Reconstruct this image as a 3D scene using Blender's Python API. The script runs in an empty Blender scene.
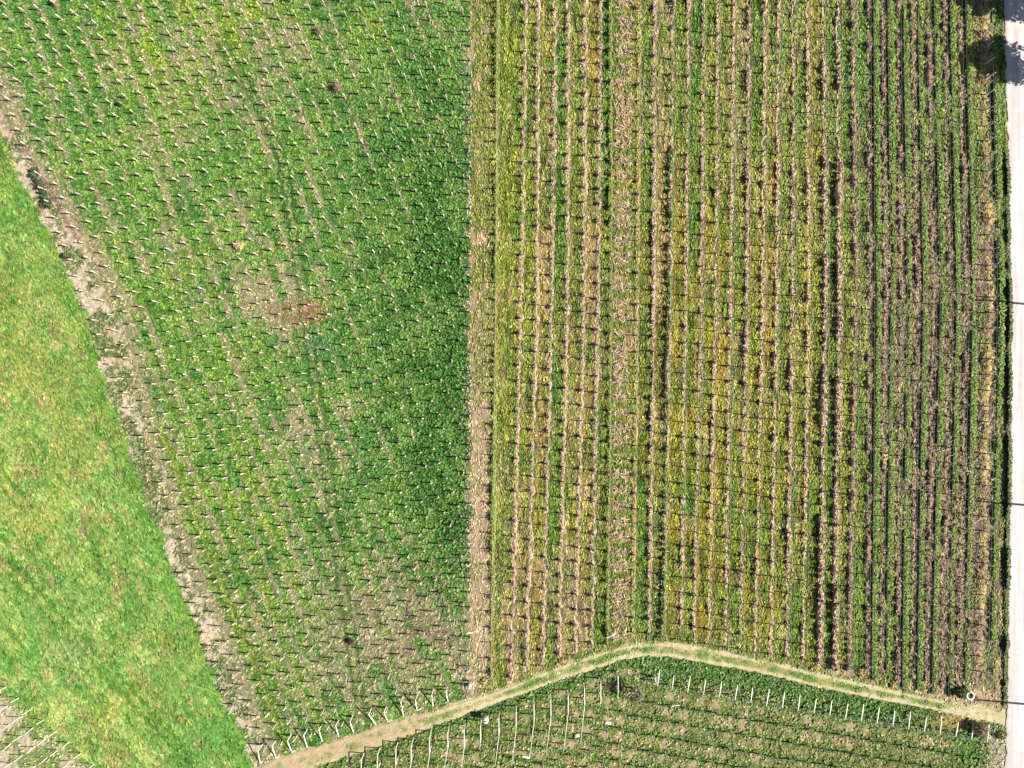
import bpy, math, random
import numpy as np
from mathutils import Vector
random.seed(7); RNG = np.random.default_rng(11)
sc = bpy.context.scene; C = sc.collection
S = 0.15                       # metres of ground per pixel of the survey photo
CAMH = 104.0
ALB = 0.47                     # photo-bright colour -> surface albedo

# ------------------------------------------------------------------ utilities
def gx(px): return (np.asarray(px, float) - 512.0) * S
def gy(py): return (384.0 - np.asarray(py, float)) * S
def P(px, py, z=0.0): return ((px - 512.0) * S, (384.0 - py) * S, z)
def lin(rgb):
    c = np.clip(np.asarray(rgb, float) / 255.0, 0, 1)
    return np.where(c <= .04045, c / 12.92, ((c + .055) / 1.055) ** 2.4)
LATT = [np.random.default_rng(100 + i).random((256, 256)) for i in range(6)]
def vn(x, y, s=0):
    L = LATT[s % 6]
    x = np.asarray(x, float) + 37.3 * s; y = np.asarray(y, float) + 91.7 * s
    xi = np.floor(x).astype(int); yi = np.floor(y).astype(int)
    fx = x - xi; fy = y - yi
    fx = fx * fx * (3 - 2 * fx); fy = fy * fy * (3 - 2 * fy)
    a = L[xi & 255, yi & 255]; b = L[(xi + 1) & 255, yi & 255]
    c = L[xi & 255, (yi + 1) & 255]; d = L[(xi + 1) & 255, (yi + 1) & 255]
    return (a * (1 - fx) + b * fx) * (1 - fy) + (c * (1 - fx) + d * fx) * fy
def fbm(x, y, s=0, o=3):
    r = 0; w = 0; a = 1.0
    for i in range(o):
        r = r + a * vn(x * 2 ** i, y * 2 ** i, s + i); w += a; a *= .55
    return r / w
def sst(a, b, x):
    t = np.clip((x - a) / (b - a), 0, 1); return t * t * (3 - 2 * t)
def blob(px, py, x, y, rx, ry): return np.exp(-(((px - x) / rx) ** 2 + ((py - y) / ry) ** 2))
def mix(a, b, t):
    t = np.asarray(t)[..., None]; return np.asarray(a, float) * (1 - t) + np.asarray(b, float) * t

def mesh_np(name, V, F, cols=None, mat=None, parent=None, loc=None, smooth=False):
    """one mesh object out of arrays; cols = per-vertex linear rgb"""
    me = bpy.data.meshes.new(name)
    V = np.asarray(V, np.float32); F = np.asarray(F, np.int32)
    k = F.shape[1]; n = F.shape[0]
    me.vertices.add(len(V)); me.vertices.foreach_set('co', V.ravel())
    me.loops.add(n * k); me.loops.foreach_set('vertex_index', F.ravel())
    me.polygons.add(n)
    me.polygons.foreach_set('loop_start', np.arange(0, n * k, k, dtype=np.int32))
    me.polygons.foreach_set('loop_total', np.full(n, k, np.int32))
    if smooth: me.polygons.foreach_set('use_smooth', np.ones(n, bool))
    if cols is not None:
        at = me.color_attributes.new('tint', 'FLOAT_COLOR', 'POINT')
        cc = np.ones((len(V), 4), np.float32); cc[:, :3] = cols
        at.data.foreach_set('color', cc.ravel())
    me.update(calc_edges=True)
    if mat: me.materials.append(mat)
    o = bpy.data.objects.new(name, me); C.objects.link(o)
    if parent: o.parent = parent
    if loc is not None: o.location = loc
    return o
class MB:
    """collects quads (tubes, boxes, shards) with colours for ONE mesh"""
    def __init__(s): s.V = []; s.F = []; s.K = []; s.n = 0
    def add(s, V, F, col):
        V = np.asarray(V, float); F = np.asarray(F, int)
        s.V.append(V); s.F.append(F + s.n); s.n += len(V)
        c = np.asarray(col, float)
        s.K.append(np.tile(c, (len(V), 1)) if c.ndim == 1 else c)
    def tube(s, pts, rad, col, n=6, cap=True):
        pts = [Vector(p) for p in pts]
        if not hasattr(rad, '__len__'): rad = [rad] * len(pts)
        V = []; F = []
        for i, p in enumerate(pts):
            d = (pts[min(i + 1, len(pts) - 1)] - pts[max(i - 1, 0)]).normalized()
            u = d.orthogonal().normalized(); w = d.cross(u)
            for k in range(n):
                a = 2 * math.pi * (k + .5) / n
                V.append(p + (u * math.cos(a) + w * math.sin(a)) * rad[i])
        for i in range(len(pts) - 1):
            for k in range(n):
                F.append([i * n + k, i * n + (k + 1) % n, (i + 1) * n + (k + 1) % n, (i + 1) * n + k])
        if cap:
            for e, ring in ((0, 0), (1, (len(pts) - 1) * n)):
                ci = len(V); V.append(pts[0] if e == 0 else pts[-1] + (pts[-1] - pts[-2]).normalized() * rad[-1] * .5)
                for k in range(0, n, 2):
                    F.append([ci, ring + k, ring + (k + 1) % n, ring + (k + 2) % n])
        s.add([tuple(v) for v in V], F, col)
    def box(s, c, size, col, rz=0, tilt=0):
        c = np.array(c, float); sx, sy, sz = [q / 2 for q in size]
        b = .12 * min(sx, sy, sz) * 2
        V = []
        for z, ins in ((-sz, b), (-sz + b, 0), (sz - b, 0), (sz, b)):
            for ux, uy in ((-1, -1), (1, -1), (1, 1), (-1, 1)):
                V.append((ux * (sx - ins), uy * (sy - ins), z))
        F = [[3, 2, 1, 0], [12, 13, 14, 15]]
        for r in range(3):
            for k in range(4): F.append([r * 4 + k, r * 4 + (k + 1) % 4, r * 4 + 4 + (k + 1) % 4, r * 4 + 4 + k])
        V = np.array(V); ct, st = math.cos(tilt), math.sin(tilt); cr, sr = math.cos(rz), math.sin(rz)
        x = V[:, 0] * ct + V[:, 2] * st; z = -V[:, 0] * st + V[:, 2] * ct; y = V[:, 1]
        s.add(np.stack([x * cr - y * sr, x * sr + y * cr, z], 1) + c, F, col)
    def build(s, name, mat, parent=None, loc=None, smooth=False):
        return mesh_np(name, np.concatenate(s.V), np.concatenate(s.F), np.concatenate(s.K), mat, parent, loc, smooth)

def tag(o, label=None, cat=None, group=None, kind=None):
    if label: o['label'] = label
    if cat: o['category'] = cat
    if group: o['group'] = group
    if kind: o['kind'] = kind
    return o
def empty(name, loc):
    o = bpy.data.objects.new(name, None); C.objects.link(o); o.location = loc; o.empty_display_size = .3
    return o
def dup(o, loc, rot=None, parent=None):
    c = o.copy(); C.objects.link(c); c.location = loc
    if rot: c.rotation_euler = rot
    c.parent = parent
    for ch in o.children:
        d = ch.copy(); C.objects.link(d); d.parent = c
    return c

# ------------------------------------------------------------------ materials
def mat_tint(name, rough=.85, amp=.35, scale=6.0, spec=.15, trans=0.0, bump=0.0):
    m = bpy.data.materials.new(name); m.use_nodes = True; nt = m.node_tree
    b = nt.nodes['Principled BSDF']; b.inputs['Roughness'].default_value = rough
    b.inputs['Specular IOR Level'].default_value = spec
    at = nt.nodes.new('ShaderNodeAttribute'); at.attribute_name = 'tint'
    tc = nt.nodes.new('ShaderNodeTexCoord')
    nz = nt.nodes.new('ShaderNodeTexNoise'); nz.inputs['Scale'].default_value = scale; nz.inputs['Detail'].default_value = 5
    nt.links.new(tc.outputs['Object'], nz.inputs['Vector'])
    mr = nt.nodes.new('ShaderNodeMapRange')
    mr.inputs['From Min'].default_value = .3; mr.inputs['From Max'].default_value = .7
    mr.inputs['To Min'].default_value = 1 - amp; mr.inputs['To Max'].default_value = 1 + amp
    nt.links.new(nz.outputs['Fac'], mr.inputs['Value'])
    mx = nt.nodes.new('ShaderNodeMix'); mx.data_type = 'RGBA'; mx.blend_type = 'MULTIPLY'
    mx.inputs['Factor'].default_value = 1
    nt.links.new(at.outputs['Color'], mx.inputs['A']); nt.links.new(mr.outputs['Result'], mx.inputs['B'])
    nt.links.new(mx.outputs['Result'], b.inputs['Base Color'])
    if bump:
        bp = nt.nodes.new('ShaderNodeBump'); bp.inputs['Strength'].default_value = bump; bp.inputs['Distance'].default_value = .05
        nt.links.new(nz.outputs['Fac'], bp.inputs['Height']); nt.links.new(bp.outputs['Normal'], b.inputs['Normal'])
    if trans:
        tr = nt.nodes.new('ShaderNodeBsdfTranslucent'); ms = nt.nodes.new('ShaderNodeMixShader')
        ms.inputs['Fac'].default_value = trans
        nt.links.new(mx.outputs['Result'], tr.inputs['Color'])
        nt.links.new(b.outputs['BSDF'], ms.inputs[1]); nt.links.new(tr.outputs['BSDF'], ms.inputs[2])
        nt.links.new(ms.outputs['Shader'], nt.nodes['Material Output'].inputs['Surface'])
    return m
M_ground = mat_tint('earth', .95, .22, 5, .05, 0, .5)
M_grass = mat_tint('grass_blade', .6, .10, 1.3, .25, .12)
M_leaf = mat_tint('leaf', .6, .12, 2.0, .25, .12)
M_wood = mat_tint('weathered_wood', .85, .25, 9, .1)
M_cane = mat_tint('dry_cane', .85, .25, 5, .1)
M_conc = mat_tint('pale_concrete', .9, .14, 7, .1, 0, .3)
M_wire = mat_tint('galvanised_wire', .45, .1, 8, .4)
M_plastic = mat_tint('white_plastic', .45, .08, 3, .4)
M_dark = mat_tint('dark_rubber', .7, .2, 6, .2)

# ------------------------------------------------------------------ plan of the place (photo pixels, ground level)
def road_edge(y): return np.interp(y, [-80, 0, 60, 150, 300, 450, 700, 768, 860], [1002, 1004, 1005.5, 1008, 1011, 1010, 1007, 1005, 1003])
MY = [-90, 60, 130, 150, 170, 192, 234, 257, 292, 334, 384, 399, 434, 484, 524, 576, 606, 658, 696, 731, 761, 860]
MX = [-140, -35, 0, 6, 13, 29, 48, 60, 75, 94, 102, 108, 125, 140, 155, 175, 185, 205, 220, 240, 250, 292]
DY = [-90, 60, 120, 137, 185, 242, 277, 300, 367, 399, 434, 466, 500, 524, 566, 626, 658, 688, 731, 761, 860]
DX = [-110, -20, 6, 22, 52, 84, 96, 106, 132, 136, 147, 156, 168, 170, 190, 216, 226, 238, 252, 262, 300]
def meadow_edge(y): return np.interp(y, MY, MX)
def dirt_edge(y): return np.interp(y, DY, DX)
UX = [100, 276, 331, 381, 431, 450, 480, 514, 537, 572, 612, 632, 672, 712, 768, 818, 868, 908, 943, 1004]
UY = [862, 762, 745, 728, 714, 708, 698.5, 686.5, 676.5, 663.5, 651, 646, 644, 651, 663, 675, 686, 695, 702, 714]
LX = [100, 276, 331, 386, 431, 450, 481, 525, 562, 587, 622, 642, 672, 702, 737, 768, 808, 868, 908, 958, 1004]
LY = [885, 782, 760, 742, 726, 719, 707, 691.5, 678, 670, 658, 655, 655.5, 661, 667, 673, 683.5, 696, 703.5, 713.5, 723]
def rut_u(x): return np.interp(x, UX, UY)
def rut_l(x): return np.interp(x, LX, LY)
def corner_y(x): return 684 + .87 * x

# vine rows of the right-hand block: x at top (y=50), middle (300), bottom (600)
ROWS = [(496, 495, 491), (524, 520, 512), (537, 536, 527), (554, 550.5, 543), (567, 566, 559), (584, 583, 575), (599, 597, 591),
        (609, 609.5, 606), (638, 636, 632), (653, 652, 648), (671, 668, 662), (687, 684, 680), (702, 700, 693), (716, 714, 708),
        (732, 729, 724.5), (747, 745, 739.5), (763, 761, 754.5), (777, 775, 770), (792, 790.5, 786), (806, 807, 802),
        (822, 823.5, 818), (836, 837, 833), (851, 854, 848), (867, 868, 866), (881, 884, 880), (897, 900, 896), (911, 916, 911),
        (927, 932.5, 926), (943, 949, 942), (958, 965, 958), (984, 989, 981)]
GREENROWS = [(874.5, 877, 873), (889, 892, 888), (904, 908.5, 904), (919, 924, 919), (935.5, 941.5, 934), (951, 957, 951), (967, 973, 967), (993, 1000, 992)]
def row_x(r, y): return np.interp(y, [-90, 50, 300, 600, 760], [r[0] + (r[0] - r[1]) * .4, r[0], r[1], r[2], r[2] + (r[2] - r[1]) * .4])
CODE = {'G': (92, 140, 48), 'Y': (150, 166, 60), 'O': (172, 154, 66), 'T': (194, 172, 128), 'B': (136, 122, 100), 'L': (146, 162, 82), 'D': (70, 118, 44)}
GAPS = ['YYT', 'YYT', 'YTO', 'GGG', 'LLT', 'OTT', 'GGG', 'TTT', 'LGG', 'TTG', 'LOY', 'GGG', 'YYO', 'LOO', 'TGG', 'GYY', 'TOY', 'LLY',
        'LYG', 'OYY', 'LGG', 'GYY', 'GLG', 'LBG', 'LBL', 'LBG', 'LBB', 'GBB', 'GBB', 'TBB', 'GBB']
GC = np.array([[CODE[c] for c in g] for g in GAPS], float)

def row_coord(px, py):
    rc = np.zeros_like(px)
    band = np.floor(py / 10).astype(int)
    order = np.argsort(band, kind='stable'); bs = band[order]
    cuts = np.flatnonzero(np.diff(bs)) + 1
    for idx in np.split(order, cuts):
        if not len(idx): continue
        y = band[idx[0]] * 10 + 5
        xs = np.array([row_x(r, y) for r in ROWS])
        rc[idx] = np.interp(px[idx], xs, np.arange(len(ROWS)), left=-1, right=len(ROWS) - .5)
    return rc

def land(px, py):
    """albedo tint (photo-like sRGB), cover 0..1, plant height (m), region id for every point"""
    px = np.asarray(px, float).ravel(); py = np.asarray(py, float).ravel()
    n = len(px); col = np.zeros((n, 3)); cov = np.zeros(n); hgt = np.full(n, .2); reg = np.zeros(n, int)
    wob = (fbm(px / 14, py / 14, 1) - .5) * 14; wob2 = (fbm(px / 9, py / 9, 3) - .5) * 9
    E = road_edge(py); Me = meadow_edge(py) + wob * .9 + wob2 * .4; De = dirt_edge(py) + wob * 1.3
    tu = rut_u(px); tl = rut_l(px)
    low = py > tl + 2 + wob2 * .3
    trk = (py > tu - 4 + wob2 * .4) & ~low
    up = ~low & ~trk
    corner = (py > corner_y(px) + wob) & (px < 150)
    reg[:] = 1                                                   # left block
    reg[up & (px >= 470 + wob2 * 1.1 + wob * .35)] = 2                        # right block
    reg[up & (px < De)] = 3                                      # bare strip
    reg[(px < Me) & ((px < 262) | up)] = 4                       # meadow
    reg[corner] = 5
    reg[low & (reg != 5) & (reg != 4)] = 6
    reg[trk & (reg != 5) & (reg != 4)] = 7
    reg[px > E - 1] = 8
    u = px * .37 + py * .93; v = px * .93 - py * .37
    f1 = fbm(px / 5, py / 5, 0); f2 = fbm(px / 22, py / 22, 2); f3 = fbm(px / 60, py / 60, 4)
    # ---- left block
    k = reg == 1
    if k.any():
        x, y = px[k], py[k]
        st = fbm(v[k] / 7, u[k] / 45, 1); a = f1[k]; b = f2[k]
        c = mix((112, 166, 60), (84, 148, 54), sst(.35, .65, b))
        lush = blob(x, y, 440, 350, 70, 190) + .7 * blob(x, y, 455, 520, 28, 80) + .5 * blob(x, y, 430, 130, 60, 100)
        lush = lush * (.35 + .9 * sst(.3, .65, f2[k] * .6 + f1[k] * .4))
        c = mix(c, (72, 136, 46), np.clip(lush, 0, .85))
        yel = (blob(x, y, 165, 45, 75, 65) + .7 * blob(x, y, 375, 25, 25, 25) + .8 * blob(x, y, 235, 20, 60, 40) + .7 * blob(x, y, 145, 440, 40, 130)
               + .9 * blob(x, y, 270, 590, 35, 120) + .4 * blob(x, y, 190, 300, 90, 120) + .6 * blob(x, y, 230, 480, 50, 60))
        c = mix(c, (140, 182, 42), np.clip(yel, 0, 1) * sst(.36, .6, fbm(v[k] / 12, u[k] / 30, 5)) * .85)
        li = ((x - 332.2) * 14.6 - 5.85 * (y - 609.7)) / 245.6; dli = np.abs(li - np.round(li))
        colm = np.exp(-(dli / .16) ** 2) * sst(.42, .6, fbm(v[k] / 10, u[k] / 26, 2))
        lid = np.exp(-((dli - .5) / .14) ** 2) * sst(.45, .6, fbm(v[k] / 9, u[k] / 60, 0))
        c = mix(c, (70, 128, 44), lid * .5)
        near = np.exp(-np.clip(x - dirt_edge(y), 0, 999) / 20)
        soil = (.02 + .55 * near + .42 * blob(x, y, 275, 305, 50, 32) + .2 * blob(x, y, 205, 60, 90, 80) + .3 * blob(x, y, 400, 640, 85, 80) + .1 * blob(x, y, 300, 520, 80, 120)
                + .22 * blob(x, y, 320, 440, 40, 60) + .14 * blob(x, y, 290, 660, 90, 70) - .34 * np.clip(lush, 0, 1) + .12 * blob(x, y, 200, 230, 120, 80)
                + .12 * blob(x, y, 440, 90, 40, 80))
        s = sst(.40, .66, st * .42 + a * .34 + soil * .55 + .012 + .16 * colm)
        c = mix(c, (184, 166, 138), s * .82)
        d = np.abs(x - np.interp(y, [0, 50, 110, 165, 225, 270, 400, 600, 720], [200, 225, 262, 284, 292, 300, 318, 345, 362]))
        c = mix(c, (150, 165, 90), .7 * np.exp(-(d / 2.2) ** 2)); rut = np.exp(-((d - 4.5) / 1.9) ** 2)
        c = mix(c, (52, 100, 38), rut * .6 * (y > 40))
        c = mix(c, (170, 128, 92), np.clip(1.5 * blob(x, y, 305, 312, 23, 9) * sst(.22, .45, a), 0, .9))
        c = mix(c, (76, 132, 92), np.clip(1.0 * blob(x, y, 318, 344, 13, 7), 0, .5))
        dg = x - (176 + (y - 470) * .395); gl = (np.exp(-(dg / 5) ** 2) + .8 * np.exp(-((dg - 42) / 4.5) ** 2) * (y > 500)) * (y > 430)
        c = mix(c, (128, 172, 44), np.clip(gl, 0, 1) * .7); c = mix(c, (76, 122, 34), np.clip(np.exp(-((dg - 3) / 1.3) ** 2) + np.exp(-((dg + 4) / 1.3) ** 2), 0, 1) * (y > 430) * .6)
        pk = blob(x, y, 410, 625, 75, 70) * sst(.4, .6, fbm(x / 10, y / 10, 1))
        c = mix(c, (158, 138, 112), np.clip(pk, 0, 1) * .75)
        s = np.clip(s + rut * .5 * (y > 40) - gl * .4, 0, 1)
        vr = np.exp(-np.clip(469 - x, 0, 99) / 3.5)
        c = mix(c, (176, 164, 146), vr * sst(.4, .55, fbm(x / 3, y / 6, 4)))
        col[k] = c; cov[k] = np.clip(1 - s * .6, .35, 1); hgt[k] = .09 + .16 * np.clip(lush, 0, 1)
    # ---- right block
    k = reg == 2
    if k.any():
        x, y = px[k], py[k]; a = f1[k]; b = f2[k]
        rc = row_coord(x, y); gi = np.clip(np.floor(rc).astype(int), 0, len(GAPS) - 1); fr = rc - gi
        t = np.clip((y + (f3[k] - .5) * 240) / 330, 0, 2)
        c0 = np.where((t < 1)[:, None], GC[gi, 0] * (1 - np.minimum(t, 1))[:, None] + GC[gi, 1] * np.minimum(t, 1)[:, None],
                      GC[gi, 1] * (2 - np.maximum(t, 1))[:, None] + GC[gi, 2] * (np.maximum(t, 1) - 1)[:, None])
        pn = fbm(x / 6, y / 42, 3)
        c = mix(c0, (138, 160, 56), sst(.46, .62, pn) * .6)
        moss = np.clip(blob(x, y, 700, 430, 110, 200) + .8 * blob(x, y, 770, 560, 90, 100), 0, 1)
        c = mix(c, (128, 146, 34), moss * sst(.36, .56, fbm(x / 6, y / 50, 0)) * .7)
        c = mix(c, (170, 150, 40), moss * sst(.48, .62, fbm(x / 12, y / 40, 5)) * .65)
        bro = np.clip(blob(x, y, 920, 310, 70, 110) + blob(x, y, 960, 590, 40, 120) + .7 * blob(x, y, 960, 440, 50, 60) + .7 * blob(x, y, 600, 350, 60, 90) + .9 * blob(x, y, 560, 620, 70, 60) + .4 * blob(x, y, 790, 60, 80, 70), 0, 1)
        c = mix(c, (150, 130, 112), bro * sst(.38, .62, fbm(x / 5, y / 12, 1)) * .6)
        gre = np.clip(blob(x, y, 900, 70, 80, 90) + .7 * blob(x, y, 860, 560, 60, 90) + .5 * blob(x, y, 560, 90, 60, 110) + .4 * blob(x, y, 690, 80, 40, 90), 0, 1)
        c = mix(c, (104, 154, 56), gre * sst(.38, .6, fbm(x / 6, y / 24, 4)) * .75)
        c = mix(c, (96, 140, 46), sst(.5, .64, fbm(x / 7, y / 34, 5)) * .6)
        warm = blob(x, y, 700, 330, 110, 170) * .8 + blob(x, y, 560, 420, 60, 240) * .35 + blob(x, y, 580, 50, 50, 60) * .4
        c = mix(c, (184, 158, 82), np.clip(warm, 0, .75) * sst(.4, .6, fbm(x / 9, y / 40, 2)) * .7)
        c = mix(c, (190, 170, 134), sst(.56, .7, fbm(x / 5, y / 26, 4)) * .5)
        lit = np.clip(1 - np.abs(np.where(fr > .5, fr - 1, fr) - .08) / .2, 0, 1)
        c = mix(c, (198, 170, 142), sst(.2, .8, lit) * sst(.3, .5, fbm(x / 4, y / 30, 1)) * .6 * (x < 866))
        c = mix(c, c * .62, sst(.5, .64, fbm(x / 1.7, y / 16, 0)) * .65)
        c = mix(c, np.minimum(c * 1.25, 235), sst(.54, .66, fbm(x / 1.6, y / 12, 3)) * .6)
        strip = (x < np.interp(y, [0, 300, 600], [493, 492, 489]))
        cs = mix((196, 172, 134), (138, 152, 76), sst(.38, .58, fbm(x / 7, y / 12, 2) + .12 * (y < 230) - .05 * (y > 400)))
        cs = mix(cs, (206, 186, 158), sst(200, 560, y) * .5)
        c = np.where(strip[:, None], cs, c)
        brush = (gi == 7) & ~strip
        c = np.where(brush[:, None], mix(mix((180, 158, 112), (172, 160, 70), sst(.4, .6, fbm(x / 20, y / 60, 1))), (118, 146, 58), sst(.36, .52, fbm(x / 6, y / 8, 5))), c)
        end = np.exp(-np.clip(rut_u(x) - y, 0, 99) / 9)
        c = mix(c, (112, 142, 58), end * sst(.4, .6, b))
        c = mix(c, (196, 168, 122), end * sst(.5, .6, fbm(x / 14, y / 9, 1)) * .8)
        c = mix(c, (206, 180, 150), np.clip(1.3 * blob(x, y, 935, 692, 34, 11) + blob(x, y, 840, 674, 20, 7) + blob(x, y, 985, 702, 25, 14), 0, .9))
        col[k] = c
        gr = np.clip((c[:, 1] - c[:, 0] + 34) / 50, .42, 1); cov[k] = gr; hgt[k] = .05 + .08 * gr
    # ---- bare strip
    k = reg == 3
    if k.any():
        x, y = px[k], py[k]
        c = mix((218, 200, 172), (184, 166, 130), sst(.4, .62, f2[k] * .6 + f1[k] * .4))
        g = sst(.47, .6, f2[k] * .5 + f1[k] * .5 + .07 * (y > 400))
        c = mix(c, (120, 146, 84), g * .85)
        tr = np.exp(-((x - (dirt_edge(y) - 6)) / 3.5) ** 2) * (y < 240)
        c = mix(c, (168, 134, 120), tr * .8)
        col[k] = c; cov[k] = .06 + .7 * g; hgt[k] = .16
    # ---- meadow
    k = reg == 4
    if k.any():
        x, y = px[k], py[k]
        p = x * .62 + y * .78; q = x * .78 - y * .62
        fine = fbm(q / 3.5, p / 12, 0); big = fbm(q / 24, p / 60, 2)
        c = mix((126, 184, 72), (176, 206, 98), sst(.25, .75, fine))
        c = mix(c, (92, 160, 62), sst(.45, .68, fbm(q / 4.5, p / 26, 4)) * .75)
        c = mix(c, (196, 214, 128), sst(.5, .7, fbm(q / 4.5, p / 24, 5)) * .7)
        c = mix(c, (104, 176, 74), sst(.45, .75, fbm(x / 14, y / 16, 3)) * .7)
        ora = (blob(x, y, 40, 380, 55, 75) + .9 * blob(x, y, 20, 520, 45, 50) + .8 * blob(x, y, 165, 650, 35, 55) + .7 * blob(x, y, 110, 720, 30, 40) + .6 * blob(x, y, 20, 270, 40, 40)
               + .5 * blob(x, y, 90, 440, 40, 40))
        c = mix(c, (182, 186, 88), np.clip(ora, 0, 1) * sst(.3, .7, big * .5 + fine * .5) * .75)
        lush = blob(x, y, 60, 600, 50, 40) * .6 + blob(x, y, 190, 690, 40, 60) * .6 + blob(x, y, 150, 540, 30, 50) * .8 + blob(x, y, 30, 215, 30, 30) * .5 + .8 * blob(x, y, 220, 740, 40, 40)
        c = mix(c, (90, 172, 72), np.clip(lush, 0, 1) * .7 * sst(.3, .6, f1[k]))
        pale = blob(x, y, 75, 645, 32, 26) + .6 * blob(x, y, 0, 615, 25, 25) + .6 * blob(x, y, 110, 480, 18, 25)
        c = mix(c, (172, 206, 124), np.clip(pale, 0, 1) * sst(.4, .6, f2[k]) * .8)
        c = mix(c, (184, 172, 118), sst(.62, .74, fbm(x / 11, y / 15, 5)) * .6)
        e = x - (meadow_edge(y)); c = mix(c, (92, 168, 44), np.exp(-np.clip(-e - 4, 0, 99) / 12) * .4)
        dl = (y - (556 + 1.06 * x)); w1 = np.exp(-((dl - 8) / 2.6) ** 2) + np.exp(-((dl + 6) / 2.6) ** 2)
        c = mix(c, (88, 138, 40), np.clip(w1, 0, 1) * .9 * (x < 190) * (x > 5))
        dl2 = (y - (535 + 1.0 * x)); c = mix(c, (150, 150, 74), np.exp(-((dl2 - 4) / 3) ** 2) * .35 * (x > 90))
        col[k] = c; cov[k] = 1 - .93 * np.clip(w1, 0, 1) * (x < 190) * (x > 5); hgt[k] = .12 + .1 * sst(.45, .7, f2[k])
    # ---- corner plot
    k = reg == 5
    if k.any():
        x, y = px[k], py[k]
        c = mix((212, 190, 168), (146, 168, 96), sst(.56, .68, f2[k]))
        c = mix(c, (122, 176, 66), np.exp(-np.clip(y - corner_y(x), 0, 99) / 12))
        col[k] = c; cov[k] = .35 * (c[:, 1] > c[:, 0]) + .08; hgt[k] = .16
    # ---- lower block
    k = reg == 6
    if k.any():
        x, y = px[k], py[k]
        ph = ((y - 683 - (x - 650) * .172) % 16.2) / 16.2
        g = np.exp(-((ph - .12) / .16) ** 2) + np.exp(-((ph - 1.12) / .16) ** 2)
        pk = .5 + .5 * np.cos((x - 655 + (y - 690) * .12) / 15.5 * 2 * np.pi)
        c = mix((140, 156, 84), (186, 170, 128), sst(.4, .62, fbm(x / 8, y / 12, 3) * .6 + pk * .3 + .05))
        c = mix(c, (92, 144, 54), np.clip(g * 1.25, 0, 1) * sst(.3, .55, f1[k] + .15) * .9)
        c = mix(c, (112, 136, 60), sst(.48, .62, f2[k]) * .6)
        d = y - rut_l(x)
        band = np.where(x > 640, 30 - .0 * x, 13)
        edge = 1 - sst(band * .6, band * 1.1, d)
        c = mix(c, (96, 146, 62), edge * .85 * (x > 430) + edge * .4 * (x <= 430))
        c = mix(c, (196, 160, 98), np.clip(blob(x, y, 955, 722, 26, 9), 0, .8))
        c = mix(c, (196, 184, 160), np.clip(blob(x, y, 1000, 752, 14, 24) * 1.4, 0, .9))
        c = mix(c, (88, 142, 48), np.clip(blob(x, y, 970, 755, 18, 14), 0, .8))
        col[k] = c; cov[k] = np.clip((c[:, 1] - c[:, 0] + 22) / 55, .12, .9); hgt[k] = .14 + .05 * edge
    # ---- track
    k = reg == 7
    if k.any():
        x, y = px[k], py[k]
        wide = 1 - sst(390, 480, x)
        du = np.abs(y - rut_u(x)); dl = np.abs(y - rut_l(x))
        fj = 1.25 + .6 * (fbm(x / 8, y / 8, 1) - .5)
        rutm = np.clip(np.exp(-(du / (1.8 * fj)) ** 2) * (x < 945) * (.55 + .5 * sst(.35, .5, fbm(x / 12, y / 12, 3))) + np.exp(-(dl / (2.1 * fj)) ** 2), 0, 1)
        g = mix((104, 146, 58), (168, 164, 98), sst(.46, .68, f2[k] * .5 + f1[k] * .5))
        c = mix(g, (228, 210, 170), np.clip(rutm + .8 * wide * sst(.3, .5, f1[k]) + .6 * blob(x, y, 480, 703, 40, 12) + .9 * sst(935, 970, x) + .5 * sst(.52, .66, fbm(x / 9, y / 5, 0)), 0, 1) * .92)
        c = mix(c, (200, 168, 134), .5 * wide)
        col[k] = c; cov[k] = np.clip((c[:, 1] - c[:, 0] + 16) / 50, .0, .95); hgt[k] = .08
    # ---- road side / under road
    k = reg == 8
    if k.any():
        col[k] = mix((170, 156, 128), (120, 140, 70), sst(.4, .6, f2[k])); cov[k] = .2
    return col, cov, hgt, reg

# ------------------------------------------------------------------ ground sheet
STEP = 1.25
xs = np.arange(-90, 1130.01, STEP); ys = np.arange(-80, 850.01, STEP)
GX, GY = np.meshgrid(xs, ys); nx, ny = len(xs), len(ys)
gc, gcov, gh, greg = land(GX, GY)
gz = (fbm(GX.ravel() / 4, GY.ravel() / 4, 2, 3) - .5) * .24 + (fbm(GX.ravel() / 1.6, GY.ravel() / 1.6, 4, 2) - .5) * .16
gz = gz * np.where((greg == 8), 0.0, 1.0) * np.where(greg == 7, .35, 1) - .06
gz = np.minimum(gz, np.where(greg == 8, -.1, 9))
edge = (GX.ravel() <= xs[0]) | (GX.ravel() >= xs[-1]) | (GY.ravel() <= ys[0]) | (GY.ravel() >= ys[-1])
gz[edge] = -.06
V = np.stack([gx(GX.ravel()), gy(GY.ravel()), gz], 1)
ii = (np.arange(ny - 1)[:, None] * nx + np.arange(nx - 1)[None, :]).ravel()
F = np.stack([ii + nx, ii + nx + 1, ii + 1, ii], 1)
jit = 1 + (RNG.random(len(V)) - .5)[:, None] * .5
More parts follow.
